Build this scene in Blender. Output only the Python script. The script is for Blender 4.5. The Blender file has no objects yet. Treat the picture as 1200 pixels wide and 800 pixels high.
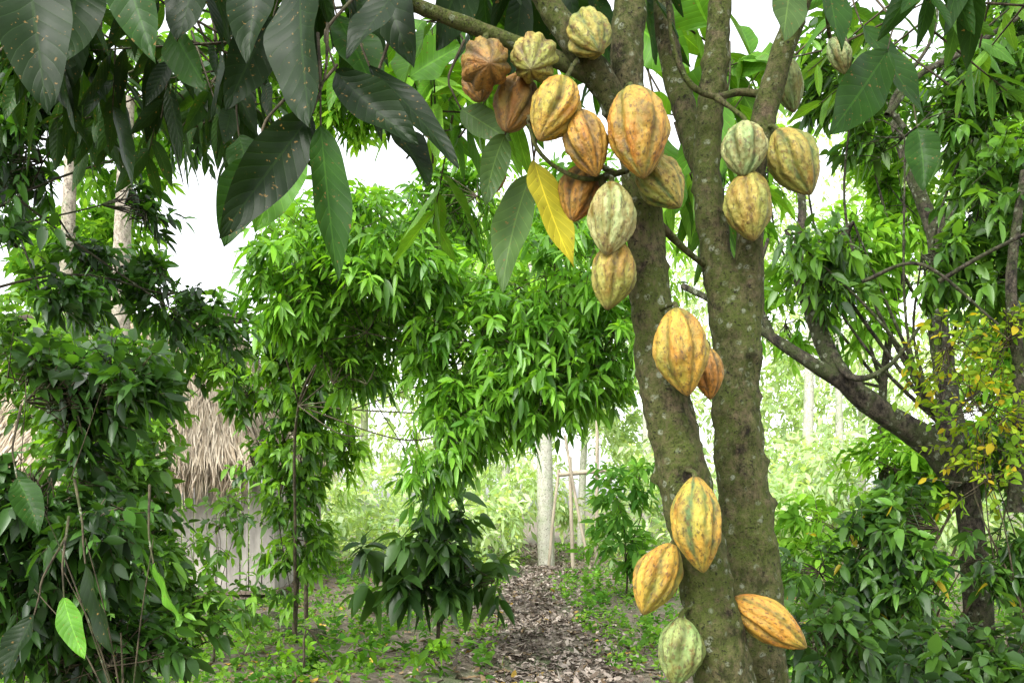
import bpy, math, random
import numpy as np
from mathutils import Vector, noise, Matrix
rng=np.random.default_rng(11); random.seed(5)
EYE=1.5
scene=bpy.context.scene
# survey helper: bearing and rise (per-mille slopes from the standing point) and distance in metres -> world metres
def at(b,r,d): return np.array([b*d/1000., d, EYE+r*d/1000.])

# ---------------------------------------------------------------- materials
def new_mat(name):
    m=bpy.data.materials.new(name); m.use_nodes=True
    nt=m.node_tree; nt.nodes.clear()
    return m,nt,nt.nodes,nt.links
def N(nodes,t,**k):
    n=nodes.new(t)
    for a,b in k.items(): setattr(n,a,b)
    return n
def math_n(nodes,links,op,a,b=None,c=None):
    n=nodes.new('ShaderNodeMath'); n.operation=op
    for i,v in enumerate((a,b,c)):
        if v is None: continue
        if isinstance(v,(int,float)): n.inputs[i].default_value=v
        else: links.new(v,n.inputs[i])
    return n.outputs[0]
def mixc(nodes,links,f,a,b,mode='MIX'):
    n=nodes.new('ShaderNodeMix'); n.data_type='RGBA'; n.blend_type=mode
    for i,v in ((0,f),(6,a),(7,b)):
        if isinstance(v,(int,float)): n.inputs[i].default_value=v
        elif isinstance(v,tuple): n.inputs[i].default_value=(*v,1)
        else: links.new(v,n.inputs[i])
    return n.outputs[2]
def noise_n(nodes,links,co,scale,detail=4,rough=.55):
    n=nodes.new('ShaderNodeTexNoise'); n.inputs['Scale'].default_value=scale
    n.inputs['Detail'].default_value=detail; n.inputs['Roughness'].default_value=rough
    links.new(co,n.inputs['Vector']); return n.outputs['Fac']
def ramp(nodes,links,f,p0,p1,c0=(0,0,0),c1=(1,1,1)):
    n=nodes.new('ShaderNodeValToRGB'); e=n.color_ramp.elements
    e[0].position=p0; e[1].position=p1; e[0].color=(*c0,1); e[1].color=(*c1,1)
    links.new(f,n.inputs[0]); return n.outputs[0]

def leaf_mat(name,rough=.42,trans=.35,veins=0,spec=.5,nscale=0):
    m,nt,nd,lk=new_mat(name)
    att=N(nd,'ShaderNodeAttribute',attribute_name='Col'); col=att.outputs['Color']
    geo=N(nd,'ShaderNodeTexCoord'); nz=None
    if nscale:
        nz=noise_n(nd,lk,geo.outputs['Object'],nscale,2)
        v=ramp(nd,lk,nz,.3,.75,(.7,.72,.7),(1.2,1.15,1.1))
        col=mixc(nd,lk,1.0,col,v,'MULTIPLY')
    bump=None
    if veins:
        uv=N(nd,'ShaderNodeSeparateXYZ'); lk.new(geo.outputs['UV'],uv.inputs[0])
        au=math_n(nd,lk,'ABSOLUTE',math_n(nd,lk,'SUBTRACT',math_n(nd,lk,'MULTIPLY',uv.outputs[0],2),1))
        mid=math_n(nd,lk,'LESS_THAN',au,.045)
        ph=math_n(nd,lk,'SUBTRACT',math_n(nd,lk,'MULTIPLY',uv.outputs[1],veins),math_n(nd,lk,'MULTIPLY',au,1.9))
        fr=math_n(nd,lk,'ABSOLUTE',math_n(nd,lk,'SUBTRACT',math_n(nd,lk,'FRACT',ph),.5))
        vv=ramp(nd,lk,fr,.0,.06,(.8,.8,.8),(0,0,0))
        vv=math_n(nd,lk,'MAXIMUM',vv,mid)
        col=mixc(nd,lk,math_n(nd,lk,'MULTIPLY',vv,.6),col,mixc(nd,lk,1.0,col,(2.2,2.0,1.8),'MULTIPLY'))
        bump=N(nd,'ShaderNodeBump'); bump.inputs['Strength'].default_value=.45; bump.inputs['Distance'].default_value=.0025
        hh=math_n(nd,lk,'ADD',math_n(nd,lk,'POWER',fr,.5),math_n(nd,lk,'MULTIPLY',nz,.5)); lk.new(hh,bump.inputs['Height'])
        sp=noise_n(nd,lk,geo.outputs['Object'],95,2)
        col=mixc(nd,lk,ramp(nd,lk,sp,.67,.72),col,(.16,.10,.03))
    o=N(nd,'ShaderNodeOutputMaterial')
    if spec>0:
        p=N(nd,'ShaderNodeBsdfPrincipled'); lk.new(col,p.inputs['Base Color'])
        p.inputs['Roughness'].default_value=rough; p.inputs['Specular IOR Level'].default_value=spec
    else:
        p=N(nd,'ShaderNodeBsdfDiffuse'); lk.new(col,p.inputs['Color'])
    if bump: lk.new(bump.outputs[0],p.inputs['Normal'])
    if trans>0:
        t=N(nd,'ShaderNodeBsdfTranslucent')
        lk.new(mixc(nd,lk,1.0,col,(2.0,1.9,.6),'MULTIPLY'),t.inputs['Color'])
        mx=N(nd,'ShaderNodeMixShader'); mx.inputs[0].default_value=trans
        lk.new(p.outputs[0],mx.inputs[1]); lk.new(t.outputs[0],mx.inputs[2]); lk.new(mx.outputs[0],o.inputs[0])
    else: lk.new(p.outputs[0],o.inputs[0])
    return m

def bark_mat(name,c1,c2,moss,mossamt=.5,lichen=.5,scale=1.0,bstr=.8):
    m,nt,nd,lk=new_mat(name)
    tc=N(nd,'ShaderNodeTexCoord'); mp=N(nd,'ShaderNodeMapping'); lk.new(tc.outputs['Object'],mp.inputs[0])
    mp.inputs['Scale'].default_value=(1,1,.6)
    n1=noise_n(nd,lk,mp.outputs[0],48*scale,8,.75); n2=noise_n(nd,lk,tc.outputs['Object'],13*scale,7,.7)
    n3=noise_n(nd,lk,tc.outputs['Object'],90*scale,4,.7); n4=noise_n(nd,lk,tc.outputs['Object'],6*scale,3,.5)
    col=ramp(nd,lk,n1,.41,.61,c1,c2)
    mf=math_n(nd,lk,'MULTIPLY',ramp(nd,lk,n2,.60-.22*mossamt,.70-.18*mossamt),ramp(nd,lk,n3,.35,.55,(.35,.35,.35)))
    mf=math_n(nd,lk,'MULTIPLY',mf,ramp(nd,lk,n4,.30,.55,(.4,.4,.4)))
    col=mixc(nd,lk,math_n(nd,lk,'MULTIPLY',mf,.9),col,moss)
    vo=N(nd,'ShaderNodeTexVoronoi'); vo.inputs['Scale'].default_value=38*scale; lk.new(tc.outputs['Object'],vo.inputs['Vector'])
    lf=math_n(nd,lk,'MULTIPLY',ramp(nd,lk,vo.outputs['Distance'],.24,.36,(1,1,1),(0,0,0)),ramp(nd,lk,n2,.60-.15*lichen,.66-.1*lichen,(0,0,0),(.8,.8,.8)))
    lf=math_n(nd,lk,'MULTIPLY',lf,ramp(nd,lk,n3,.42,.52))
    col=mixc(nd,lk,lf,col,(.30,.33,.24))
    col=mixc(nd,lk,ramp(nd,lk,n3,.57,.65,(0,0,0),(.9,.9,.9)),col,(.014,.011,.008))
    p=N(nd,'ShaderNodeBsdfPrincipled'); lk.new(col,p.inputs['Base Color']); p.inputs['Roughness'].default_value=.88
    p.inputs['Specular IOR Level'].default_value=.2
    b=N(nd,'ShaderNodeBump'); b.inputs['Strength'].default_value=bstr; b.inputs['Distance'].default_value=.018/scale
    lk.new(math_n(nd,lk,'ADD',n1,math_n(nd,lk,'MULTIPLY',n3,.5)),b.inputs['Height']); lk.new(b.outputs[0],p.inputs['Normal'])
    o=N(nd,'ShaderNodeOutputMaterial'); lk.new(p.outputs[0],o.inputs[0]); return m

def pod_mat():
    m,nt,nd,lk=new_mat('cacao_pod_skin')
    att=N(nd,'ShaderNodeAttribute',attribute_name='Col'); tc=N(nd,'ShaderNodeTexCoord')
    oi=N(nd,'ShaderNodeObjectInfo'); av=N(nd,'ShaderNodeVectorMath',operation='ADD'); lk.new(tc.outputs['Object'],av.inputs[0])
    cb=N(nd,'ShaderNodeCombineXYZ'); lk.new(math_n(nd,lk,'MULTIPLY',oi.outputs['Random'],17),cb.inputs[0]); lk.new(cb.outputs[0],av.inputs[1])
    co=av.outputs[0]
    mp=N(nd,'ShaderNodeMapping'); mp.inputs['Scale'].default_value=(1,1,.45); lk.new(co,mp.inputs[0])
    n1=noise_n(nd,lk,mp.outputs[0],26,6,.65); n2=noise_n(nd,lk,co,48,6,.7); n3=noise_n(nd,lk,mp.outputs[0],150,4,.65); n4=noise_n(nd,lk,mp.outputs[0],15,4,.6)
    col=att.outputs['Color']
    col=mixc(nd,lk,ramp(nd,lk,n4,.42,.60,(0,0,0),(.75,.75,.75)),col,mixc(nd,lk,1.0,col,(.60,.98,.9),'MULTIPLY'))
    col=mixc(nd,lk,ramp(nd,lk,n1,.50,.62,(0,0,0),(.75,.75,.75)),col,mixc(nd,lk,1.0,col,(.74,.50,.30),'MULTIPLY'))
    col=mixc(nd,lk,ramp(nd,lk,n2,.55,.65,(0,0,0),(.75,.75,.75)),col,(.12,.058,.016))
    col=mixc(nd,lk,ramp(nd,lk,n3,.55,.62,(0,0,0),(.7,.7,.7)),col,(.05,.032,.012))
    p=N(nd,'ShaderNodeBsdfPrincipled'); lk.new(col,p.inputs['Base Color'])
    lk.new(ramp(nd,lk,n2,.3,.7,(.40,.40,.40),(.7,.7,.7)),p.inputs['Roughness'])
    p.inputs['Specular IOR Level'].default_value=.38
    b=N(nd,'ShaderNodeBump'); b.inputs['Strength'].default_value=.85; b.inputs['Distance'].default_value=.006
    lk.new(math_n(nd,lk,'ADD',n2,math_n(nd,lk,'MULTIPLY',n3,.4)),b.inputs['Height']); lk.new(b.outputs[0],p.inputs['Normal'])
    o=N(nd,'ShaderNodeOutputMaterial'); lk.new(p.outputs[0],o.inputs[0]); return m

def simple_att_mat(name,rough=.9,nscale=8,lo=.6,hi=1.25,bump=0.4):
    m,nt,nd,lk=new_mat(name)
    att=N(nd,'ShaderNodeAttribute',attribute_name='Col'); tc=N(nd,'ShaderNodeTexCoord')
    mp=N(nd,'ShaderNodeMapping'); mp.inputs['Scale'].default_value=(1,1,.25); lk.new(tc.outputs['Object'],mp.inputs[0])
    nz=noise_n(nd,lk,mp.outputs[0],nscale,6,.65)
    col=mixc(nd,lk,1.0,att.outputs['Color'],ramp(nd,lk,nz,.3,.7,(lo,)*3,(hi,)*3),'MULTIPLY')
    p=N(nd,'ShaderNodeBsdfPrincipled'); lk.new(col,p.inputs['Base Color']); p.inputs['Roughness'].default_value=rough
    p.inputs['Specular IOR Level'].default_value=.2
    b=N(nd,'ShaderNodeBump'); b.inputs['Strength'].default_value=bump; b.inputs['Distance'].default_value=.01
    lk.new(nz,b.inputs['Height']); lk.new(b.outputs[0],p.inputs['Normal'])
    o=N(nd,'ShaderNodeOutputMaterial'); lk.new(p.outputs[0],o.inputs[0]); return m

M_big=leaf_mat('cacao_leaf',.42,.26,veins=10,spec=.13,nscale=14)
M_leaf=leaf_mat('glossy_leaf',.36,.38,spec=.42)
M_soft=leaf_mat('soft_leaf',.6,.42,spec=0)
M_far=leaf_mat('far_leaf',.9,.35,spec=0)
M_litter=leaf_mat('dry_leaf',.75,0,spec=.2,nscale=40)
M_bark=bark_mat('cacao_bark',(.015,.012,.007),(.155,.120,.070),(.080,.110,.018),1.2,1.0,1.0,1.0)
M_barkd=bark_mat('dark_bark',(.012,.010,.008),(.10,.085,.06),(.05,.07,.02),.8,1.0,.6,1.)
M_barkp=bark_mat('pale_bark',(.20,.17,.13),(.46,.41,.33),(.16,.19,.09),.3,.5,.35,.4)
M_barkf=bark_mat('hazy_bark',(.34,.33,.27),(.50,.49,.41),(.30,.36,.22),.5,.3,.3,.2)  # distance haze put into the pale bark tones of the far trunks
M_twig=bark_mat('twig_bark',(.03,.026,.015),(.10,.08,.05),(.05,.07,.02),.4,.2,.5,.2)
M_pod=pod_mat()
M_straw=simple_att_mat('straw',.9,6,.75,1.15,.1)
M_wood=simple_att_mat('weathered_wood',.9,7)

# ---------------------------------------------------------------- mesh buffers
class Buf:
    def __init__(s): s.V=[];s.F=[];s.U=[];s.C=[];s.n=0
    def add(s,V,F,U=None,C=None):
        s.V.append(V); s.F.append(F+s.n); s.n+=len(V)
        s.U.append(U if U is not None else np.zeros((len(V),2)))
        s.C.append(C if C is not None else np.ones((len(V),3))*.5)
    def obj(s,name,mat,parent=None,smooth=True):
        V=np.concatenate(s.V);F=np.concatenate(s.F);U=np.concatenate(s.U);C=np.concatenate(s.C)
        me=bpy.data.meshes.new(name); nf=len(F)
        me.vertices.add(len(V)); me.vertices.foreach_set('co',V.astype(np.float32).ravel())
        me.loops.add(nf*4); me.loops.foreach_set('vertex_index',F.astype(np.int32).ravel())
        me.polygons.add(nf); me.polygons.foreach_set('loop_start',np.arange(0,nf*4,4,dtype=np.int32))
        me.polygons.foreach_set('use_smooth',np.full(nf,smooth))
        me.update(calc_edges=True)
        uv=me.uv_layers.new(name='UVMap'); uv.data.foreach_set('uv',U[F.ravel()].astype(np.float32).ravel())
        ca=me.color_attributes.new(name='Col',type='FLOAT_COLOR',domain='POINT')
        ca.data.foreach_set('color',np.hstack([C,np.ones((len(C),1))]).astype(np.float32).ravel())
        me.materials.append(mat)
        ob=bpy.data.objects.new(name,me); scene.collection.objects.link(ob)
        if parent:
            ob.parent=parent; ob.matrix_parent_inverse=Matrix.Translation(-parent.location)
        return ob
def empty(name,loc):
    e=bpy.data.objects.new(name,None); e.location=Vector([float(v) for v in loc]); e.empty_display_size=.2
    scene.collection.objects.link(e); return e
def nrm(a): return a/np.maximum(np.linalg.norm(a,axis=-1,keepdims=True),1e-9)

def leaf_batch(buf,P,D,L,W,Nn,droop,fold,C,n=4,m=3,wave=0.,tip=.8):
    k=len(P)
    if k==0: return
    D=nrm(D); S=nrm(np.cross(D,Nn)); Nn=nrm(np.cross(S,D))
    s=np.linspace(0,1,n+1); prof=np.sin(np.pi*s**tip)**.8; prof[0]=.04; prof[-1]=.02
    u=np.linspace(-1,1,m)
    ss,uu=np.meshgrid(s,u,indexing='ij'); pp=np.repeat(prof[:,None],m,1)
    ss=ss.ravel()[None,:,None];uu=uu.ravel()[None,:,None];pp=pp.ravel()[None,:,None]
    L=L[:,None,None];W=W[:,None,None]
    dr=(np.ones(k)*droop)[:,None,None]; fo=(np.ones(k)*fold)[:,None,None]
    ph=rng.uniform(0,6,(k,1,1)); bend=rng.normal(0,.10,(k,1,1))
    V=P[:,None,:]+D[:,None,:]*L*ss+S[:,None,:]*(W*pp*uu*(1-.25*fo)+bend*L*ss**2)+Nn[:,None,:]*(fo*W*pp*np.abs(uu)**1.3+wave*W*np.sin(ss*13+ph+uu)*np.abs(uu))
    V[:,:,2]-=(dr*L*ss**2)[:,:,0]
    V=V.reshape(-1,3)
    i,j=np.meshgrid(np.arange(n),np.arange(m-1),indexing='ij'); a=(i*m+j).ravel()
    q=np.stack([a,a+1,a+m+1,a+m],1)
    F=(q[None]+(np.arange(k)*((n+1)*m))[:,None,None]).reshape(-1,4)
    U=np.tile(np.stack([(uu.ravel()+1)/2,ss.ravel()],1),(k,1))
    buf.add(V,F,U,np.repeat(C,(n+1)*m,0))

def stick_batch(buf,A,B,ra,rb,C=None):
    k=len(A)
    if k==0: return
    d=nrm(B-A); e=nrm(np.cross(d,np.array([.31,.52,.79])+0*d)); f=np.cross(d,e)
    V=[]
    for P,r in ((A,ra),(B,rb)):
        for t in range(3):
            an=t*2.0944; V.append(P+(e*math.cos(an)+f*math.sin(an))*np.reshape(r*np.ones(k),(-1,1)))
    V=np.stack(V,1).reshape(-1,3)
    q=np.array([[0,1,4,3],[1,2,5,4],[2,0,3,5]])
    F=(q[None]+(np.arange(k)*6)[:,None,None]).reshape(-1,4)
    buf.add(V,F,None,None if C is None else np.repeat(C,6,0))

def catmull(P,R,step):
    P=np.array(P,float);R=np.array(R,float)
    Q=np.vstack([2*P[0]-P[1],P,2*P[-1]-P[-2]]); out=[];rr=[]
    for i in range(1,len(Q)-2):
        n=max(2,int(np.linalg.norm(Q[i+1]-Q[i])/step))
        for t in np.arange(n)/n:
            out.append(.5*((2*Q[i])+(-Q[i-1]+Q[i+1])*t+(2*Q[i-1]-5*Q[i]+4*Q[i+1]-Q[i+2])*t*t+(-Q[i-1]+3*Q[i]-3*Q[i+1]+Q[i+2])*t**3))
            rr.append(R[i-1]*(1-t)+R[i]*t)
    out.append(P[-1]);rr.append(R[-1]); return np.array(out),np.array(rr)
def tube(buf,P,R,sides=8,step=.1,rough=0.,fr=12.,C=None,knobs=0):
    P,R=catmull(P,R,step); n=len(P)
    T=nrm(np.gradient(P,axis=0)); e=nrm(np.cross(T[0],np.array([.3,.9,.1]))); V=np.zeros((n,sides,3))
    an=np.arange(sides)*2*np.pi/sides
    kn=[(random.randint(2,n-3),random.random()*6.28,random.uniform(.10,.24)) for _ in range(knobs)] if n>8 else []
    for i in range(n):
        e=nrm(e-T[i]*np.dot(e,T[i])); f=np.cross(T[i],e)
        ring=np.cos(an)[:,None]*e+np.sin(an)[:,None]*f
        rad=np.full(sides,R[i])
        if rough>0:
            for j in range(sides):
                q=P[i]+ring[j]*R[i]
                rad[j]*=1+rough*noise.noise(Vector(q*fr))+rough*.5*noise.noise(Vector(q*fr*3.3))
        for (ki,ka,kh) in kn:
            dz=np.linalg.norm(P[i]-P[ki])
            if dz<.06:
                da=np.abs((an-ka+np.pi)%(2*np.pi)-np.pi)*R[i]
                rad+=kh*R[i]*np.exp(-(dz*dz+da*da)/(.011**2))
        V[i]=P[i]+ring*rad[:,None]
    i,j=np.meshgrid(np.arange(n-1),np.arange(sides),indexing='ij'); a=(i*sides+j).ravel();b=(i*sides+(j+1)%sides).ravel()
    F=np.stack([a,b,b+sides,a+sides],1); V=V.reshape(-1,3)
    buf.add(V,F,None,None if C is None else np.tile(np.array(C),(len(V),1)))
    return P

K1=rng.normal(0,1,(6,3))
def gapn(p,f):
    v=0
    for i in range(6): v=v+np.sin(p@(K1[i]*f)+i*1.7)
    return v/6
def sample_blob(c,r,n,f=2.,th=-.15,shell=2.2):
    out=[];tot=0
    for _ in range(12):
        d=nrm(rng.normal(0,1,(n,3))); rr=rng.uniform(0,1,(n,1))**(1/shell)
        p=c+d*rr*np.array(r); k=gapn(p,f)>th
        out.append(np.hstack([p[k],d[k]])); tot+=k.sum()
        if tot>=n: break
    o=np.concatenate(out)[:n]; return o[:,:3],o[:,3:]
def colours(n,a,b,sat=.12,power=1.3):
    t=rng.uniform(0,1,(n,1))**power
    c=np.array(a)*(1-t)+np.array(b)*t
    return c*(1+rng.normal(0,sat,(n,1)))
def sprays(lb,tb,O,A,K,sl,ll,asp,pend,droop,ca,cb,n=4,yellow=0.,fold=.35,power=1.3,upn=.6):
    N_=len(O)
    if N_==0: return
    A=nrm(A); sl=sl*rng.uniform(.6,1.3,(N_,1))
    e=nrm(np.cross(A,nrm(rng.normal(0,1,(N_,3))))); f=np.cross(A,e)
    base=colours(N_,ca,cb,.10,power)
    Ps=[];Ds=[];Cs=[];Ls=[]
    for k in range(K):
        t=(k+rng.uniform(.2,.9,(N_,1)))/K; ph=k*2.4+rng.normal(0,.3,(N_,1))
        pn=e*np.cos(ph)+f*np.sin(ph)
        D=A*(.25+.7*t)+pn*.85+np.array([0,0,-pend])+rng.normal(0,.15,(N_,3))
        P=O+A*sl*t; P[:,2]-=(sl*t*t*.25)[:,0]
        Ps.append(P);Ds.append(nrm(D));Cs.append(base*(1+rng.normal(0,.16,(N_,1))));Ls.append(ll*rng.uniform(.5,1.2,N_))
    P=np.concatenate(Ps);D=np.concatenate(Ds);C=np.clip(np.concatenate(Cs),.004,1);L=np.concatenate(Ls)
    if yellow>0:
        k=rng.uniform(0,1,len(P))<yellow; C[k]=np.array([.42,.34,.03])*rng.uniform(.6,1.1,(k.sum(),1))
    nn=np.array([0,0,1.])*upn+rng.normal(0,.5,P.shape)
    leaf_batch(lb,P,D,L,L*asp*rng.uniform(.8,1.15,len(L)),nn,droop*rng.uniform(.3,1.5,len(L)),fold*rng.uniform(.2,1.4,len(L)),C,n=n)
    if tb is not None:
        B=O+A*sl; B[:,2]-=(sl*.25)[:,0]
        stick_batch(tb,O-A*sl*.5,B,.0035,.0015)

def blobs(spec,d):
    out=[]
    for s in spec:
        px,py,rx,ry=s[:4]; dd=s[4] if len(s)>4 else d
        out.append((at(px-600,595-py,dd),(rx*dd/1000,(rx+ry)*.5*dd/1000*1.0,ry*dd/1000),rx*ry))
    return out
def plant(name,base,trunk_r,spec,d,nspray,K,sl,ll,asp,pend,droop,ca,cb,mat,barkm,yellow=0.,gap=-.12,gf=2.,trunk=None,n=4,outw=1.,up=.15,limbs=True,shell=2.2,power=1.3,fold=.35,lrf=.04):
    base=np.array(base,float); e=empty(name,base); lb=Buf();tb=Buf()
    bl=blobs(spec,d); tot=sum(b[2] for b in bl)
    tops=trunk if trunk is not None else [base,base+np.array([.02,0,.4])*1,(base+np.mean([b[0] for b in bl],0))*.5]
    tops=[np.array(t,float) for t in tops]
    tube(tb,tops,np.linspace(trunk_r,trunk_r*.55,len(tops)),10,.12,.12,6)
    lr=min(trunk_r,lrf)
    for c,r,w in bl:
        cnt=max(4,int(nspray*w/tot))
        O,dr=sample_blob(c,r,cnt,gf,gap,shell)
        if limbs:
            src=tops[-1] if rng.uniform()<.7 else tops[-2]
            mid=(src+c)*.5+rng.normal(0,.08,3)*np.linalg.norm(c-src)
            tube(tb,[src,mid,c],[lr*.45,lr*.3,lr*.16],6,.12,.1,8)
            for q in range(min(len(O),10)):
                g=O[rng.integers(len(O))]; mm=(c+g)*.5+rng.normal(0,.06,3)*np.linalg.norm(g-c)
                tube(tb,[c,mm,g],[lr*.14+.002,lr*.08+.002,.002],4,.1)
        A=dr*outw+rng.normal(0,.5,dr.shape)+np.array([0,0,up])
        sprays(lb,tb,O,A,K,sl,ll,asp,pend,droop,ca,cb,n=n,yellow=yellow,power=power,fold=fold)
    lb.obj(name+'_leaves',mat,e); tb.obj(name+'_branches',barkm,e); return e

# ---------------------------------------------------------------- ground
def path_x(y): return .35+.02*(y-7)+.25*np.sin(y*.33)
def hgt(x,y):
    x=np.asarray(x,float);y=np.asarray(y,float)
    far=np.clip((np.hypot(x,y)-16)/60,0,1)
    return .05*np.sin(x*1.3+y*.7)+.04*np.sin(x*2.9-y*1.9+1)+.06*np.sin(y*.5+x*.31)+far*.8*np.sin(x*.05+1)+.0
gb=Buf(); q=np.linspace(-1,1,221); gx=np.sign(q)*np.abs(q)**2.6*260; X,Y_=np.meshgrid(gx,gx+10,indexing='ij')
V=np.stack([X,Y_,hgt(X,Y_)],-1).reshape(-1,3); i,j=np.meshgrid(np.arange(220),np.arange(220),indexing='ij'); a=(i*221+j).ravel()
gb.add(V,np.stack([a,a+221,a+222,a+1],1))
m,nt,nd,lk=new_mat('forest_floor'); tc=N(nd,'ShaderNodeTexCoord'); co=tc.outputs['Object']
n1=noise_n(nd,lk,co,.9,6,.6); n2=noise_n(nd,lk,co,14,6,.7); n3=noise_n(nd,lk,co,45,3)
c=ramp(nd,lk,n2,.35,.65,(.06,.045,.03),(.22,.18,.13))
c=mixc(nd,lk,ramp(nd,lk,n1,.5,.62,(0,0,0),(.7,.7,.7)),c,(.07,.12,.03))
c=mixc(nd,lk,ramp(nd,lk,n3,.6,.68),c,(.26,.23,.18))
p=N(nd,'ShaderNodeBsdfPrincipled'); lk.new(c,p.inputs['Base Color']); p.inputs['Roughness'].default_value=.95
b=N(nd,'ShaderNodeBump'); b.inputs['Distance'].default_value=.04; lk.new(n2,b.inputs['Height']); lk.new(b.outputs[0],p.inputs['Normal'])
o=N(nd,'ShaderNodeOutputMaterial'); lk.new(p.outputs[0],o.inputs[0])
gb.obj('ground',m)

lit=Buf()
def litter(n,x0,x1,y0,y1,ca,cb,onpath):
    y=y0+(y1-y0)*rng.uniform(0,1,n)**1.4; x=rng.uniform(x0,x1,n)
    if onpath: x=path_x(y)+rng.normal(0,.4+.015*y,n)
    P=np.stack([x,y,hgt(x,y)+.006+rng.uniform(0,.03,n)],1); D=rng.normal(0,1,(n,3)); D[:,2]*=.22
    L=rng.uniform(.04,.12,n); C=colours(n,ca,cb,.25,1.)
    nn=np.array([0,0,1.])+rng.normal(0,.25,(n,3))
    leaf_batch(lit,P,D,L,L*rng.uniform(.2,.32,n),nn,-.15,.6*rng.uniform(-1,1.5,n),C,n=4,wave=.25)
litter(9000,-9,9,3,26,(.07,.045,.025),(.28,.20,.11),False)
litter(11000,0,1,4,30,(.10,.075,.055),(.36,.31,.27),True)
litter(350,-6,6,5,16,(.35,.22,.03),(.5,.35,.06),False)
lit.obj('leaf_litter',M_litter)

hb=Buf(); n=20000
y=6+26*rng.uniform(0,1,n)**1.3; x=rng.uniform(-10,11,n); g=gapn(np.stack([x,y,0*x],1),1.4)
k=(g+rng.uniform(-.25,.25,n)>-.16)&(np.abs(x-path_x(y))>.35+.3*rng.uniform(0,1,n)); x=x[k];y=y[k]
O=np.stack([x,y,hgt(x,y)],1); A=rng.normal(0,.35,O.shape)+np.array([0,0,1.])
sprays(hb,None,O,A,6,.12,.075,.30,.05,.25,(.05,.15,.02),(.20,.37,.06),n=3,upn=1.)
n=260; y=rng.uniform(7,18,n); x=rng.uniform(-4,5,n); k=np.abs(x-path_x(y))>.7; x=x[k];y=y[k]
O=np.stack([x,y,hgt(x,y)],1); A=rng.normal(0,.25,O.shape)+np.array([0,0,1.])
sprays(hb,None,O,A,11,.35,.14,.27,.05,.35,(.04,.12,.02),(.14,.29,.05),n=4,upn=1.)
n=5000; y=6+20*rng.uniform(0,1,n)**1.3; x=rng.uniform(-8,9,n); k=(np.abs(x-path_x(y))>.4)&(gapn(np.stack([y,x,0*x],1),1.)>0); x=x[k];y=y[k];n=len(x)
leaf_batch(hb,np.stack([x,y,hgt(x,y)],1),rng.normal(0,.35,(n,3))+np.array([0,0,1.]),rng.uniform(.1,.25,n),np.full(n,.004),rng.normal(0,1,(n,3)),.35,.2,colours(n,(.07,.14,.03),(.2,.27,.08)),n=3)
hb.obj('ground_herbs',M_soft)

import bmesh
for (rx,ry,rs) in ((-2.4,10.2,.22),(-2.9,10.8,.15),(-.9,9.6,.12),(-3.4,12,.2),(1.9,9.5,.13)):
    bm=bmesh.new(); bmesh.ops.create_icosphere(bm,subdivisions=4,radius=rs)
    for v in bm.verts:
        v.co*=1+.35*noise.noise(v.co*4/rs*.3+Vector((rx,ry,0)))+.1*noise.noise(v.co*30); v.co.z*=.6
    me=bpy.data.meshes.new('rock'); bm.to_mesh(me); bm.free(); me.shade_smooth(); me.materials.append(M_barkd)
    ob=bpy.data.objects.new('rock',me); ob.location=(rx,ry,float(hgt(rx,ry))+rs*.15); scene.collection.objects.link(ob)

# ---------------------------------------------------------------- cacao tree
CT=empty('cacao_tree',(.75,2.1,0)); tb=Buf(); centre=[]
def L(px,py,d,w): return (px-600,595-py,d,w)
def rawlimb(raw,rr,pts,**k):
    P=[np.array(r) for r in raw]+[at(*p[:3]) for p in pts]; R=list(rr)+[p[3]*p[2]/2000*.97 for p in pts]
    c=tube(tb,P,R,k.get('sides',40),k.get('step',.011),k.get('rough',.16),k.get('fr',15),knobs=k.get('knobs',14)); centre.append(c)
rawlimb([(.70,2.0,-.1),(.62,2.0,.45)],[.12,.085],[L(850,800,2,70),L(830,700,2,64),L(810,600,2,60),L(788,500,2,60),L(770,400,2,54),L(758,300,2,46),L(752,230,2,44),L(742,160,2,42),L(735,80,2,40),L(738,0,2,38),L(752,-120,2.05,34),L(735,-300,2.1,20)],knobs=80)
rawlimb([(.84,2.25,-.1),(.75,2.23,.5)],[.13,.09],[L(897,800,2.2,54),L(886,700,2.2,64),L(870,560,2.2,60),L(862,450,2.2,56),L(862,390,2.2,56),L(842,310,2.2,38),L(829,220,2.2,34),L(832,130,2.2,32),L(842,30,2.2,28),L(850,-150,2.2,20)],knobs=80)
rawlimb([],[],[L(864,440,2.2,46),L(876,350,2.18,38),L(879,270,2.17,32),L(884,190,2.17,30),L(905,100,2.17,30),L(932,20,2.15,26),L(975,-100,2.1,20)],knobs=30)
rawlimb([],[],[L(742,170,2,40),L(715,110,1.98,34),L(680,60,1.95,32),L(640,0,1.93,30),L(590,-90,1.9,24)],knobs=12)
rawlimb([],[],[L(700,90,1.98,24),L(640,65,1.97,20),L(565,36,1.95,18),L(480,4,1.92,16),L(380,-30,1.9,12),L(260,-60,1.9,8)],sides=14,knobs=4)
rawlimb([],[],[L(832,215,2.22,34),L(806,140,2.3,30),L(782,50,2.35,26),L(770,-80,2.4,18)],sides=16,knobs=4)
rawlimb([],[],[L(900,112,2.17,12),L(868,108,2.18,9),L(835,113,2.12,8),L(806,95,2.1,7),L(788,50,2.1,6),L(780,-30,2.1,5)],sides=8,knobs=0)
rawlimb([],[],[L(752,240,1.98,10),L(800,290,2.1,8),L(850,330,2.3,6)],sides=8,knobs=0)
rawlimb([],[],[L(735,200,1.92,8),L(690,210,1.88,6),L(655,198,1.87,5),L(630,175,1.86,5),L(618,140,1.86,4)],sides=8,knobs=0)
tb.obj('trunks_and_limbs',M_bark,CT)
allc=np.concatenate(centre)

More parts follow.
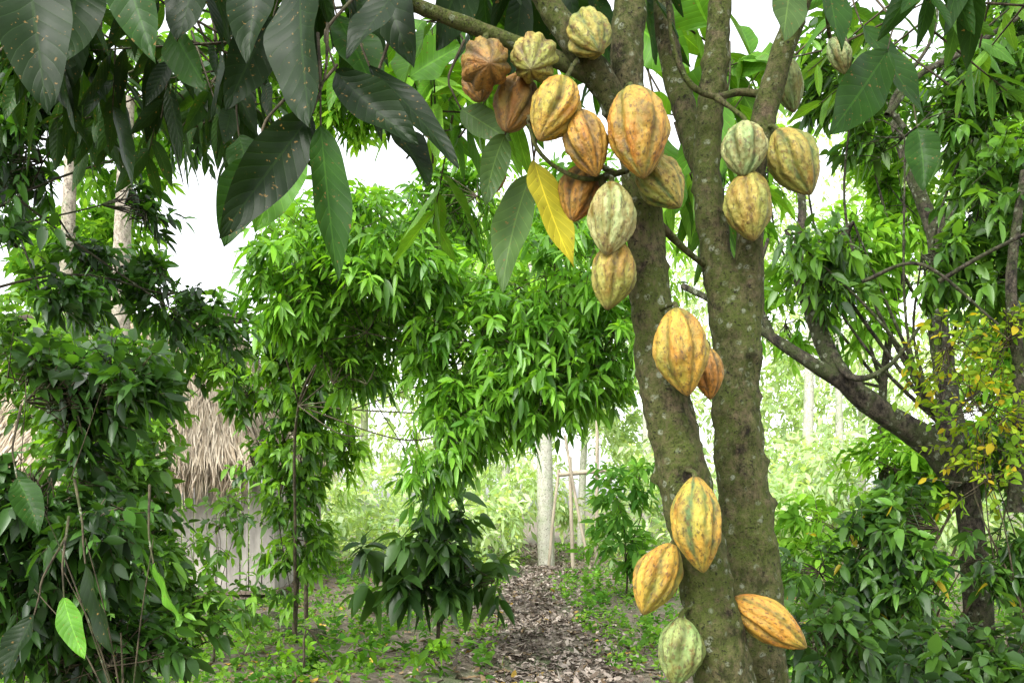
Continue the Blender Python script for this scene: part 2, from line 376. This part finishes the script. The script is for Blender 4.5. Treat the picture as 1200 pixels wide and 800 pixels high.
Y=(.46,.265,.034);YO=(.45,.225,.030);YG=(.36,.27,.055);G=(.21,.25,.075);PG=(.33,.33,.13);BR=(.31,.15,.028);OR=(.40,.175,.027)
gY=(.17,.125,.018);gG=(.09,.115,.028);gB=(.11,.060,.014)
pods=[(569,75,58,74,20,62,BR,gB,1.84),(626,71,54,72,-10,48,YG,gB,1.86),(693,40,52,72,15,30,YG,gG,1.90),(603,120,52,82,-15,15,BR,gB,1.92),
(648,128,58,88,-22,12,Y,gY,1.84),(688,168,50,84,14,8,YO,gB,1.84),(747,155,70,116,6,10,YO,gY,1.82),(775,214,52,78,32,15,YG,gG,1.90),
(681,226,50,76,-18,10,OR,gB,1.93),(714,256,56,90,-4,8,PG,gY,1.84),(717,322,52,84,-8,5,YG,gY,1.88),(799,412,62,104,7,4,Y,gY,1.86),
(830,437,34,62,4,0,OR,gB,1.97),(819,614,58,112,4,6,Y,gG,1.86),(771,678,52,90,-24,5,Y,gY,1.92),(795,763,54,80,-8,12,G,gG,1.93),
(902,729,48,98,55,12,YO,gY,1.98),(872,175,52,70,-4,12,PG,gG,2.04),(930,190,56,88,24,8,YG,gG,2.10),(880,241,55,86,2,8,YG,gY,2.05),
(925,99,34,66,10,0,G,gG,2.27),(983,66,26,46,24,0,PG,gG,2.5),(560,100,36,48,10,20,BR,gB,1.97),(582,209,20,36,-10,0,OR,gB,2.1)]
sb=Buf()
for idx,(px,py,w,l,tilt,lean,c1,c2,d) in enumerate(pods):
    nr,na=70,130; i=np.arange(nr+1); t=(1-np.cos(np.pi*i/nr))/2; th=np.arange(na)*2*np.pi/na
    TT,TH=np.meshgrid(t,th,indexing='ij'); seed=idx*3.7
    THn=TH+.12*np.sin(TT*5+seed)+.06*np.sin(TH*3+seed)+.03*np.sin(TH*2+TT*7+seed)
    R=np.sin(np.pi*TT**.92)**.66*(1-.22*TT**4)*(1-.05*(1-TT)**3)
    g1=(.5+.5*np.cos(5*THn))**4.0; g2=(.5+.5*np.cos(5*THn+np.pi))**8
    fade=.35+.65*np.sin(np.pi*TT)**.7
    vn=np.array([noise.noise(Vector((math.cos(a_)*2.2+seed,math.sin(a_)*2.2,b_*3.6))) for b_,a_ in zip(TT.ravel(),TH.ravel())]).reshape(TT.shape)
    vn2=np.array([noise.noise(Vector((math.cos(a_)*8+seed,math.sin(a_)*8,b_*15))) for b_,a_ in zip(TT.ravel(),TH.ravel())]).reshape(TT.shape)
    R=R*(1.03-(.20*g1+.085*g2)*fade+.10*vn+.05*vn2)
    Lm=l*d/1000*1.02; Wm=w*d/2000*1.03
    bx=.05*math.sin(seed)*Lm
    V=np.stack([np.cos(TH)*R*Wm+bx*np.sin(np.pi*TT),np.sin(TH)*R*Wm,(.5-TT)*Lm],-1).reshape(-1,3)
    a=(np.arange(nr)[:,None]*na+np.arange(na)).ravel(); b=(np.arange(nr)[:,None]*na+(np.arange(na)+1)%na).ravel()
    F=np.stack([a,a+na,b+na,b],1)
    gg=np.clip(.85*g1+.35*g2+.6*vn+.5*vn2,0,1)[...,None]
    C=np.array(c1)*(1-gg)+np.array(c2)*gg
    tipf=np.clip((TT-.9)/.1,0,1)[...,None]*.6+np.clip((.07-TT)/.07,0,1)[...,None]*.6
    C=C*(1-tipf)+np.array((.12,.07,.03))*tipf
    pb=Buf(); pb.add(V,F,None,C.reshape(-1,3)); ob=pb.obj('cacao_pod_%d'%(idx+1),M_pod,CT)
    ti,le=math.radians(tilt),math.radians(lean)
    ax=Vector((math.sin(ti)*math.cos(le),-math.sin(le),-math.cos(ti)*math.cos(le)))
    rot=Vector((0,0,-1)).rotation_difference(ax).to_matrix().to_4x4()@Matrix.Rotation(seed*2.1,4,'Z')
    c=at(px-600,595-py,d); ob.matrix_basis=Matrix.Translation(Vector(c))@rot
    top=c-np.array(ax)*Lm*.47
    up=top+np.array([0,.02,.03])
    dd=np.linalg.norm(allc-up,axis=1); near=allc[dd.argmin()]
    tube(sb,[top+np.array(ax)*.01,top-np.array(ax)*.014,(top+near)*.5+np.array([0,0,.008]),near],[.008,.0055,.005,.009],10,.008,.15,60)
sb.obj('pod_stalks',M_bark,CT)

DK=(.009,.024,.005);MD=(.020,.062,.008);BG=(.08,.22,.020);GY=(.055,.105,.03);YL=(.36,.33,.03)  # DK: silhouette shade of the top leaves against the sky, put into their colour
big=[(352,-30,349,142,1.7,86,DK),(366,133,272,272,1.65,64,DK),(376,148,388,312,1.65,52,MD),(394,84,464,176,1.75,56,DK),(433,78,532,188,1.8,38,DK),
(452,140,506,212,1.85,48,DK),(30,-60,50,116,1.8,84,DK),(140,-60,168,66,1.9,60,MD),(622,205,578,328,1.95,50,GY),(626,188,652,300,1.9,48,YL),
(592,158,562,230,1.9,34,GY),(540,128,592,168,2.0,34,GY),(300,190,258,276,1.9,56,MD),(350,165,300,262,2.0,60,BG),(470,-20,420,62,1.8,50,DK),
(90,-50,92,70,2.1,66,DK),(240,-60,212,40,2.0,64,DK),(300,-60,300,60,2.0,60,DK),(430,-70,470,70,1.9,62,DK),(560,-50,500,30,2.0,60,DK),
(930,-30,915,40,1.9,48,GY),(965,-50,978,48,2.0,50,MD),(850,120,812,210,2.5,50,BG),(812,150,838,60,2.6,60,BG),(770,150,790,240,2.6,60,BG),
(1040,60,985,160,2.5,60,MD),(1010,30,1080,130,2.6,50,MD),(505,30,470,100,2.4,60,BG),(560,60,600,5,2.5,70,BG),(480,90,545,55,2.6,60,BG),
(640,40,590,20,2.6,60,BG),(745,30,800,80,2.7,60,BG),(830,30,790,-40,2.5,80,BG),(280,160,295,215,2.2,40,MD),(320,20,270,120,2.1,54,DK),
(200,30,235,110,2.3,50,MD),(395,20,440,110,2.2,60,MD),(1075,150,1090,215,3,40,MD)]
low=[(180,660,208,722,2.3,40,BG),(75,700,88,770,2.3,30,BG),(100,660,130,765,2.2,40,DK),(20,560,50,620,2.4,36,MD),(40,720,10,790,2.4,38,DK)]
lb=Buf();tw=Buf()
def putleaf(lb,tw,x0,y0,x1,y1,d,w,c):
    P=at(x0-600,595-y0,d+.04);Q=at(x1-600,595-y1,d-.03); D=Q-P;Ln=np.linalg.norm(D)
    nn=np.array([[rng.normal(0,.5),-1,.1+rng.normal(0,.35)]])
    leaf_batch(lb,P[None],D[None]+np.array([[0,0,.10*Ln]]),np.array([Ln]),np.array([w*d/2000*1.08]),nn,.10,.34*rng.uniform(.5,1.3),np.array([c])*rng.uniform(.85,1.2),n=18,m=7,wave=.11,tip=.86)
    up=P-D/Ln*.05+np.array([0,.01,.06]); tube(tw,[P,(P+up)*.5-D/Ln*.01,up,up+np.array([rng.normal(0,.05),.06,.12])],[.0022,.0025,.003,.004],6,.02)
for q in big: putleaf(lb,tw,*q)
def bigsprays(spec,d,ns,ca,cb,ll=.24,K=6,pend=.7):
    for c,r,w in blobs(spec,d):
        O,dr=sample_blob(c,r,ns,2.5,-.3)
        sprays_big(O,dr*.6+rng.normal(0,.5,dr.shape),K,.22,ll,pend,ca,cb)
def sprays_big(O,A,K,sl,ll,pend,ca,cb):
    N_=len(O); A=nrm(A); e=nrm(np.cross(A,nrm(rng.normal(0,1,(N_,3))))); f=np.cross(A,e); base=colours(N_,ca,cb,.1)
    for k in range(K):
        t=(k+.5)/K; ph=k*2.4+rng.normal(0,.3,(N_,1)); pn=e*np.cos(ph)+f*np.sin(ph)
        D=nrm(A*.5+pn*.8+np.array([0,0,-pend])+rng.normal(0,.15,(N_,3))); L_=ll*rng.uniform(.55,1.15,N_)
        leaf_batch(lb,O+A*sl*t,D,L_,L_*rng.uniform(.15,.20,N_),np.array([0,0,.6])+rng.normal(0,.5,D.shape),.25*rng.uniform(.3,1.4,N_),.3,np.clip(base*(1+rng.normal(0,.12,(N_,1))),.004,1),n=8,m=5,wave=.08,tip=.86)
    stick_batch(tw,O-A*sl*.9,O+A*sl,.005,.002)
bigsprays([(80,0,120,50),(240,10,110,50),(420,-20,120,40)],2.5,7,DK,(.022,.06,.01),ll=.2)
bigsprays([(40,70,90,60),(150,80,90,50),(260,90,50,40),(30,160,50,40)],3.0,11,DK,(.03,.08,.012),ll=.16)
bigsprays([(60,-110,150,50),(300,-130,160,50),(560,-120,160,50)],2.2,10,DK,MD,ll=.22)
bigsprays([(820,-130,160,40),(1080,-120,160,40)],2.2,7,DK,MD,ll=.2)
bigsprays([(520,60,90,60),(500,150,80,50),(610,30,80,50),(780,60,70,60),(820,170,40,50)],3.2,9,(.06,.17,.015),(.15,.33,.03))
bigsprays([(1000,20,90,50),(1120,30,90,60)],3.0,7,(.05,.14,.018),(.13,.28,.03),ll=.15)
lb.obj('large_leaves',M_big,CT); tw.obj('leaf_twigs',M_twig,CT)
SE=empty('cacao_seedling',(-1.05,2.35,0)); l2=Buf(); t2=Buf()
for q in low: putleaf(l2,t2,*q)
tube(t2,[np.array([-1.05,2.35,0]),np.array([-1.07,2.38,.5]),np.array([-1.09,2.4,.9]),np.array([-1.1,2.4,1.15])],[.008,.006,.004,.002],8,.05)
for q in low: tube(t2,[np.array([-1.08,2.4,.85]),(np.array([-1.08,2.4,1.0])+at(q[0]-600,595-q[1]+10,q[4]+.1))*.5,at(q[0]-600,595-q[1]+30,q[4]+.1)],[.003,.002,.0015],6,.05)
l2.obj('leaves',M_big,SE); t2.obj('stems',M_twig,SE)

# ---------------------------------------------------------------- other trees and shrubs
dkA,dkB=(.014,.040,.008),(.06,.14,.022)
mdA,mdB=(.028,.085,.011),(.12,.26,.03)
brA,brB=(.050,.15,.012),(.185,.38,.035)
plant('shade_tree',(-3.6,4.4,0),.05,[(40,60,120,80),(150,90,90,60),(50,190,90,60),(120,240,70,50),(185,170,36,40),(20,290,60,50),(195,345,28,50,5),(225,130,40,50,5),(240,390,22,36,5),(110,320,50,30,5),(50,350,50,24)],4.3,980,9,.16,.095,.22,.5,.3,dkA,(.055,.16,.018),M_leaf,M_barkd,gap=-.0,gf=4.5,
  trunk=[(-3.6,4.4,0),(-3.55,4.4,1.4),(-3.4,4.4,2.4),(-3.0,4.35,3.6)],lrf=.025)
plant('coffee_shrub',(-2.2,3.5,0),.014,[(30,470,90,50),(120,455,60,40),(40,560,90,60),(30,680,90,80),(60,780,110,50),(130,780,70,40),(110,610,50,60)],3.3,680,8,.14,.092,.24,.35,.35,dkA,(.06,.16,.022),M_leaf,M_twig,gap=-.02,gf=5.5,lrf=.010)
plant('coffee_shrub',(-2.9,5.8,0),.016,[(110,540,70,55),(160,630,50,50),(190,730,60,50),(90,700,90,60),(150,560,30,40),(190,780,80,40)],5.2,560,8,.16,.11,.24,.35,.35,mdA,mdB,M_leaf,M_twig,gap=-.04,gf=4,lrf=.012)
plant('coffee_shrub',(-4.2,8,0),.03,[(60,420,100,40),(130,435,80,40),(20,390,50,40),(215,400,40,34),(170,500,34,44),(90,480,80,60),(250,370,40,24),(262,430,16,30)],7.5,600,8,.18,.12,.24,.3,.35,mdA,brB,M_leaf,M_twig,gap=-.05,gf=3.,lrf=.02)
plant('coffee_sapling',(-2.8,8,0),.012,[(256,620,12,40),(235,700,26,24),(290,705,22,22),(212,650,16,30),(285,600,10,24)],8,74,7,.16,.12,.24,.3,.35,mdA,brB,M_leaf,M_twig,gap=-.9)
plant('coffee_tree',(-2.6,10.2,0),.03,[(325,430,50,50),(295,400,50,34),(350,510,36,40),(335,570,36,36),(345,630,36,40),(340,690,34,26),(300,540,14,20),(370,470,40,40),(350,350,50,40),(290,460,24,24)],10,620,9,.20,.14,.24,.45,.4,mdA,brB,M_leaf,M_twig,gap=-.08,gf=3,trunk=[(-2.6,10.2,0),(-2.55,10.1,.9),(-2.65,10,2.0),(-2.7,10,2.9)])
plant('mango_tree',(-2.46,9.7,0),.02,[(350,300,60,60),(430,390,100,85),(470,290,90,65),(560,400,85,75),(650,320,85,75),(640,430,85,55),(720,390,60,55),(510,490,75,50),(390,450,56,50),(440,510,56,50),(430,450,60,40),(330,360,34,40),(570,475,60,40),(690,450,46,28),(560,230,80,50),(420,250,50,34),(690,230,60,40),(490,550,28,26),(630,480,20,30)],7,1950,9,.18,.14,.17,.55,.4,brA,(.19,.41,.04),M_leaf,M_twig,gap=-.08,gf=3.4,
  trunk=[(-2.46,9.7,0),(-2.44,9.6,1.2),(-2.3,9.2,2.6),(-1.6,8.2,3.3)],power=1.0,lrf=.02)
plant('mango_tree',(-2.8,11.6,0),.03,[(420,330,120,90),(560,330,120,90),(350,300,40,50),(700,330,80,70),(600,250,100,50),(760,280,60,60),(440,450,90,70),(580,470,60,40),(410,520,50,40)],10.5,760,9,.2,.18,.16,.6,.4,(.08,.2,.02),(.25,.46,.07),M_soft,M_twig,gap=-.04,gf=2.2,
  trunk=[(-2.8,11.6,0),(-2.75,11.4,1.4),(-2.7,11.3,2.6),(-2.2,10.9,3.6)],power=1.0,lrf=.025)
plant('young_cacao_plant',(-.80,9.2,0),.022,[(515,630,54,30),(470,680,56,16),(580,680,44,16),(520,600,26,18),(545,665,35,20),(425,645,24,8),(500,670,40,24)],9,75,7,.22,.27,.23,.4,.4,(.016,.045,.010),(.065,.15,.025),M_leaf,M_twig,gap=-.6,n=6,trunk=[(-.80,9.2,0),(-.78,9.1,.4),(-.78,9,.8),(-.75,9,1.2)])
plant('young_shrub',(1.9,14.2,0),.02,[(725,590,28,25),(730,640,38,24),(750,560,20,20),(715,560,16,16),(745,670,24,16)],14,90,8,.25,.24,.2,.3,.35,(.05,.14,.025),(.16,.34,.06),M_soft,M_twig,gap=-.6)
plant('young_shrub',(-1.9,7.8,0),.012,[(345,775,20,14),(420,760,14,10),(500,770,20,10)],8,34,7,.16,.13,.24,.2,.35,mdA,brB,M_soft,M_twig,gap=-.9)
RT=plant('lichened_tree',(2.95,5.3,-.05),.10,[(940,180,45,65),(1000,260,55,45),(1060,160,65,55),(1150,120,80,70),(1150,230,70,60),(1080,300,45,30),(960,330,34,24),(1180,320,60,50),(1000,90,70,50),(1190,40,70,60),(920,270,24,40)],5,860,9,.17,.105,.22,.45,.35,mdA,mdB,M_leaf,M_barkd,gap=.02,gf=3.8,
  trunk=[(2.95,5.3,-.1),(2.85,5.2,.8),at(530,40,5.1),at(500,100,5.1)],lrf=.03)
rb=Buf()
def rl(*p,s=12,r=.14):
    tube(rb,[at(a-600,595-b,c) for a,b,c,w in p],[w*c/2000 for a,b,c,w in p],s,.04,r,7)
rl((1128,560,5,36),(1085,515,5,32),(1030,480,5,27),(985,440,5,23),(955,375,5.1,19),(935,310,5.2,15),(940,240,5.3,10),(925,150,5.4,6))
rl((1000,455,5,22),(950,425,5,15),(905,395,5.1,12),(860,365,5.3,9),(800,335,5.6,7))
rl((905,395,5.1,10),(885,340,5.2,6),(900,280,5.3,4))
rl((960,380,5.1,12),(995,440,4.9,8),(1040,430,4.8,6),(1080,380,4.8,4))
rl((1130,570,5.2,34),(1112,470,5.6,26),(1100,380,6,22),(1095,280,6.2,18),(1060,180,6.3,14),(1035,90,6.4,10))
rl((1095,300,6.2,14),(1130,200,6.3,11),(1150,110,6.3,8),(1160,20,6.3,5))
rl((1040,135,4,9),(1075,90,4,8),(1130,60,4,7),(1210,10,4,5))
rl((1060,150,4,7),(1045,120,4,6),(1090,50,4,4),(1100,0,4,3))
rl((1190,600,4.6,18),(1195,450,4.6,15),(1185,330,4.6,12),(1200,200,4.6,8))
rl((1100,330,4.4,6),(1150,300,4.3,5),(1210,270,4.2,4)); rl((1010,330,4.4,5),(1080,310,4.3,4),(1170,380,4.2,3))
rb.obj('crooked_limbs',M_barkd,RT)
plant('yellowing_vine',(2.9,4.6,0),.012,[(1150,480,60,60),(1110,410,40,40),(1180,400,40,40),(1160,560,50,30)],4.6,150,7,.15,.05,.34,.3,.2,(.10,.20,.02),(.26,.34,.03),M_soft,M_twig,yellow=.14,gap=-.1,gf=4)
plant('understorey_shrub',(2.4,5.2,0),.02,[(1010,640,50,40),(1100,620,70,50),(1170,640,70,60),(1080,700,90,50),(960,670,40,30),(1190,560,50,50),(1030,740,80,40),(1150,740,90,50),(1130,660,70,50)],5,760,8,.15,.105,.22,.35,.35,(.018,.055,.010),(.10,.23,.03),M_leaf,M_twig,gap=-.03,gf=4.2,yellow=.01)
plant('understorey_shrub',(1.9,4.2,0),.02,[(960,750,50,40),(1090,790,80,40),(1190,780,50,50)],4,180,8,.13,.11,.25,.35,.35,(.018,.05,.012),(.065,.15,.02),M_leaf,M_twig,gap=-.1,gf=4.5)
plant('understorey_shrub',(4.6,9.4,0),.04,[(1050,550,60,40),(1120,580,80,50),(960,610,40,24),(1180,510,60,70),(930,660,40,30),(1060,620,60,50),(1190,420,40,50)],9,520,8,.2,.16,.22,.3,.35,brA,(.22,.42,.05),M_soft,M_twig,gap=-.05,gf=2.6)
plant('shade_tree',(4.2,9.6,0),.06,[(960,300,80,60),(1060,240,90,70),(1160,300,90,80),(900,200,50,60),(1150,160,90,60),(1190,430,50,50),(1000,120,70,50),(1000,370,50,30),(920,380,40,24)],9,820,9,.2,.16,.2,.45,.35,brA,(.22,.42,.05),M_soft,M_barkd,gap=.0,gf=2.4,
  trunk=[(4.2,9.6,0),(4.1,9.4,1.6),(4.0,9.2,2.8),(4.1,9,4.0)],power=1.)

pt=empty('pale_slender_tree',(-5.4,12,0)); pb=Buf()
for (px,w) in ((140,22),(76,18)):
    tube(pb,[(at(px-600-4,0,12)[0],12,-.1),at(px-600,150,12),at(px-600+3,300,12),at(px-600+10,480,12)],[w*.0065,w*.006,w*.0055,w*.004],12,.15,.08,5)
pb.obj('trunks',M_barkp,pt)
lb2=Buf();tb2=Buf()
for c,r,w in blobs([(60,180,130,70),(130,90,140,80),(20,290,80,60),(300,60,100,60),(420,110,60,40),(110,290,70,50),(60,340,80,30)],13):
    O,dr=sample_blob(c,r,190,1.5,.0); sprays(lb2,tb2,O,dr+rng.normal(0,.5,dr.shape),8,.25,.22,.2,.4,.3,brA,(.24,.44,.06),n=3)
lb2.obj('crown',M_soft,pt); tb2.obj('twigs',M_twig,pt)

ff=empty('distant_forest',(0,28,0)); lbf=Buf();tbf=Buf()
hazeA,hazeB=(.26,.38,.18),(.56,.68,.42)  # pale leaf colours with the distance haze painted in
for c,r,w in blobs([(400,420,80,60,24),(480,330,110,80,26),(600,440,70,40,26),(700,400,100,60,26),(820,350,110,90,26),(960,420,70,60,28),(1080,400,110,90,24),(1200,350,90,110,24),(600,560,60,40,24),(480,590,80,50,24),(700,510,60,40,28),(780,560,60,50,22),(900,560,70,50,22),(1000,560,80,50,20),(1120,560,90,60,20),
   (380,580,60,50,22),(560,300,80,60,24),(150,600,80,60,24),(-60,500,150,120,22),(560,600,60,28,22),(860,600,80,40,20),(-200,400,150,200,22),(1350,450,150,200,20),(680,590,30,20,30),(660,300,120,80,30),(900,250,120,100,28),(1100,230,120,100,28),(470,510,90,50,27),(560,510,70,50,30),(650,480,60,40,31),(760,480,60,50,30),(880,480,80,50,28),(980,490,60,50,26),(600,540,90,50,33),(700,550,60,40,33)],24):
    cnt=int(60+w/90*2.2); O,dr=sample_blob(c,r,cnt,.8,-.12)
    sprays(lbf,tbf,O,dr+rng.normal(0,.6,dr.shape),8,.5,.30,.22,.3,.3,hazeA,hazeB,n=2,power=1.)
n=2600; x=rng.uniform(-18,18,n); y=rng.uniform(19,34,n); k=np.abs(x-1.2)>1.0; x=x[k];y=y[k]
O=np.stack([x,y,hgt(x,y)+rng.uniform(0,1.3,len(x))**1.5],1)
sprays(lbf,None,O,rng.normal(0,.4,O.shape)+np.array([0,0,1.]),8,.4,.28,.24,.2,.3,(.20,.32,.14),(.46,.58,.32),n=2)  # far undergrowth, haze painted in by pale greens too
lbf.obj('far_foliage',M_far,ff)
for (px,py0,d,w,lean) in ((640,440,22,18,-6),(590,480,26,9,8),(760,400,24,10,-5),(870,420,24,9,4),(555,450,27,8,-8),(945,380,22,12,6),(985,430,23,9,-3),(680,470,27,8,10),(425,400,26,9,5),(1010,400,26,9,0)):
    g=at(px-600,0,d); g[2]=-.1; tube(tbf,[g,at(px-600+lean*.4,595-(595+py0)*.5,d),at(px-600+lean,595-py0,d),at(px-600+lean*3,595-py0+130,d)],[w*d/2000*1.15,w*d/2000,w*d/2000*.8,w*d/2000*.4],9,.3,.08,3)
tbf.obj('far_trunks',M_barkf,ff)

rk=empty('pole_rack',(1.8,21,0)); kb=Buf()
def pole(a,b,w): tube(kb,[a,(a+b)*.5+rng.normal(0,.02,3),b],[w,w*.95,w*.9],8,.2,.08,6,C=(.36,.31,.23))
pole(at(655-600,595-556,21),at(715-600,595-551,21),.06)
pole(np.array([1.5,21,0]),at(668-600,60,21),.05); pole(np.array([2.1,21.3,0]),at(700-600,120,21),.05); pole(np.array([1.9,20.8,0]),at(662-600,85,21),.04)
pole(np.array([.9,21,0]),at(655-600,45,21),.04)
kb.obj('poles',M_wood,rk)

# ---------------------------------------------------------------- thatched hut
hut=empty('thatched_hut',(-6.5,16,0)); wb=Buf()
def box(buf,c,s,col,rz=0.):
    c=np.array(c,float); s=np.array(s,float)/2
    V=np.array([[x,y,z] for x in(-1,1) for y in(-1,1) for z in(-1,1)],float)*s
    R=np.array([[math.cos(rz),-math.sin(rz),0],[math.sin(rz),math.cos(rz),0],[0,0,1]]); V=V@R.T+c
    F=np.array([[0,1,3,2],[4,6,7,5],[0,4,5,1],[2,3,7,6],[0,2,6,4],[1,5,7,3]]); buf.add(V,F,None,np.tile(col,(8,1)))
x=-10.2
while x<-4.25:
    w=random.uniform(.12,.24); h=random.uniform(2.45,2.65); v=random.uniform(.65,1.1)
    box(wb,(x+w/2,15+random.uniform(-.012,.012),h/2),(w-.012,.03,h),np.array((.38,.35,.31))*v,random.uniform(-.03,.03)); x+=w+random.uniform(0,.015)
yy=15.1
while yy<18.8:
    w=random.uniform(.14,.24); v=random.uniform(.7,1.1); box(wb,(-4.25,yy+w/2,1.28),(.03,w-.012,2.56),np.array((.36,.33,.30))*v); yy+=w
for px_ in (-10.2,-7.2,-4.28): box(wb,(px_,15.1,1.35),(.14,.14,2.7),(.22,.18,.13))
box(wb,(-7.2,17,.02),(6.2,4.2,.06),(.15,.12,.09))
wb.obj('plank_walls',M_wood,hut,smooth=False)
sb2=Buf(); rf=Buf()
E=dict(fl=(-10.9,14.3,2.35),fr=(-4.4,14.3,2.35),br=(-4.0,19.7,2.35),bl=(-10.9,19.7,2.35),rl=(-9.8,17,5.2),rr=(-5.7,17,5.2)); E={k:np.array(v) for k,v in E.items()}
for qd in (('fl','fr','rr','rl'),('br','bl','rl','rr')):
    rf.add(np.array([E[k] for k in qd]),np.array([[0,1,2,3]]),None,np.tile((.10,.075,.05),(4,1)))
for qd in (('fr','br','rr','rr'),('bl','fl','rl','rl')):
    P4=np.array([E[qd[0]],E[qd[1]],E[qd[2]]+np.array([0,.01,0]),E[qd[3]]-np.array([0,.01,0])]); rf.add(P4,np.array([[0,1,2,3]]),None,np.tile((.10,.075,.05),(4,1)))
rf.obj('roof_deck',M_wood,hut,smooth=False)
def thatch(A,B,C_,D_,n):
    u=rng.uniform(0,1,(n,1)); rowi=rng.integers(0,12,(n,1)); v=(rowi+rng.uniform(.75,1.15,(n,1)))/12
    lo=A*(1-u)+B*u; hi=D_*(1-u)+C_*u; P=lo*(1-v)+hi*v; D=nrm(lo-hi); nn=nrm(np.cross(B-A,hi-lo)); 
    P=P+nn*(.02+.05*rng.uniform(0,1,(n,1))); L_=rng.uniform(.35,.75,n)
    C=colours(n,(.26,.20,.13),(.56,.48,.36),.14,1.)
    leaf_batch(sb2,P,D+rng.normal(0,.07,D.shape)+nn*.10,L_,rng.uniform(.008,.02,n),nn+rng.normal(0,.2,D.shape),.12,.1,C,n=3)
thatch(E['fl'],E['fr'],E['rr'],E['rl'],14000); thatch(E['fr'],E['br'],E['rr'],E['rr'],4500); thatch(E['br'],E['bl'],E['rl'],E['rr'],1500)
n=2600; u=rng.uniform(0,1,(n,1)); P=E['fl']*(1-u)+E['fr']*u+np.array([0,.0,.05]); P=P+rng.normal(0,.04,P.shape)
leaf_batch(sb2,P,np.tile([0,-.1,-1.],(n,1))+rng.normal(0,.16,(n,3)),rng.uniform(.2,.9,n),rng.uniform(.008,.02,n),rng.normal(0,1,(n,3)),0.,.1,colours(n,(.28,.21,.14),(.60,.52,.40)),n=2)
sb2.obj('thatch',M_straw,hut)
rd=Buf(); tube(rd,[E['rl']+np.array([-.2,0,.08]),(E['rl']+E['rr'])*.5+np.array([0,0,.05]),E['rr']+np.array([.3,0,.06])],[.10,.11,.10],10,.2,.2,5,C=(.09,.075,.06)); rd.obj('ridge_cap',M_wood,hut)

# ---------------------------------------------------------------- light, world, camera
w=bpy.data.worlds.new('World'); scene.world=w; w.use_nodes=True; nt=w.node_tree; nt.nodes.clear()
sky=nt.nodes.new('ShaderNodeTexSky'); sky.sky_type='NISHITA'; sky.sun_disc=False
sky.sun_elevation=math.radians(48); sky.sun_rotation=math.radians(215); sky.dust_density=3; sky.air_density=1.0
hs=nt.nodes.new('ShaderNodeHueSaturation'); hs.inputs['Saturation'].default_value=.15; hs.inputs['Value'].default_value=4.1
bg=nt.nodes.new('ShaderNodeBackground'); bg.inputs['Strength'].default_value=.15; ou=nt.nodes.new('ShaderNodeOutputWorld')
nt.links.new(sky.outputs[0],hs.inputs['Color']); nt.links.new(hs.outputs[0],bg.inputs[0]); nt.links.new(bg.outputs[0],ou.inputs[0])
sl=bpy.data.lights.new('sun','SUN'); sl.energy=1.9; sl.angle=math.radians(18); sl.color=(1,.97,.88)
so=bpy.data.objects.new('sun',sl); scene.collection.objects.link(so)
az=math.radians(215); el=math.radians(48); ts=Vector((math.sin(az)*math.cos(el),math.cos(az)*math.cos(el),math.sin(el)))
so.rotation_euler=ts.to_track_quat('Z','Y').to_euler(); so.location=(0,0,20)
cam=bpy.data.cameras.new('camera'); co_=bpy.data.objects.new('camera',cam); scene.collection.objects.link(co_)
co_.location=(0,0,EYE); co_.rotation_euler=(math.radians(90),0,0); cam.lens=30; cam.sensor_width=36; cam.shift_y=.1625; cam.clip_end=2000; cam.clip_start=.05
scene.camera=co_
scene.view_settings.view_transform='Standard'; scene.view_settings.look='None'; scene.view_settings.exposure=0
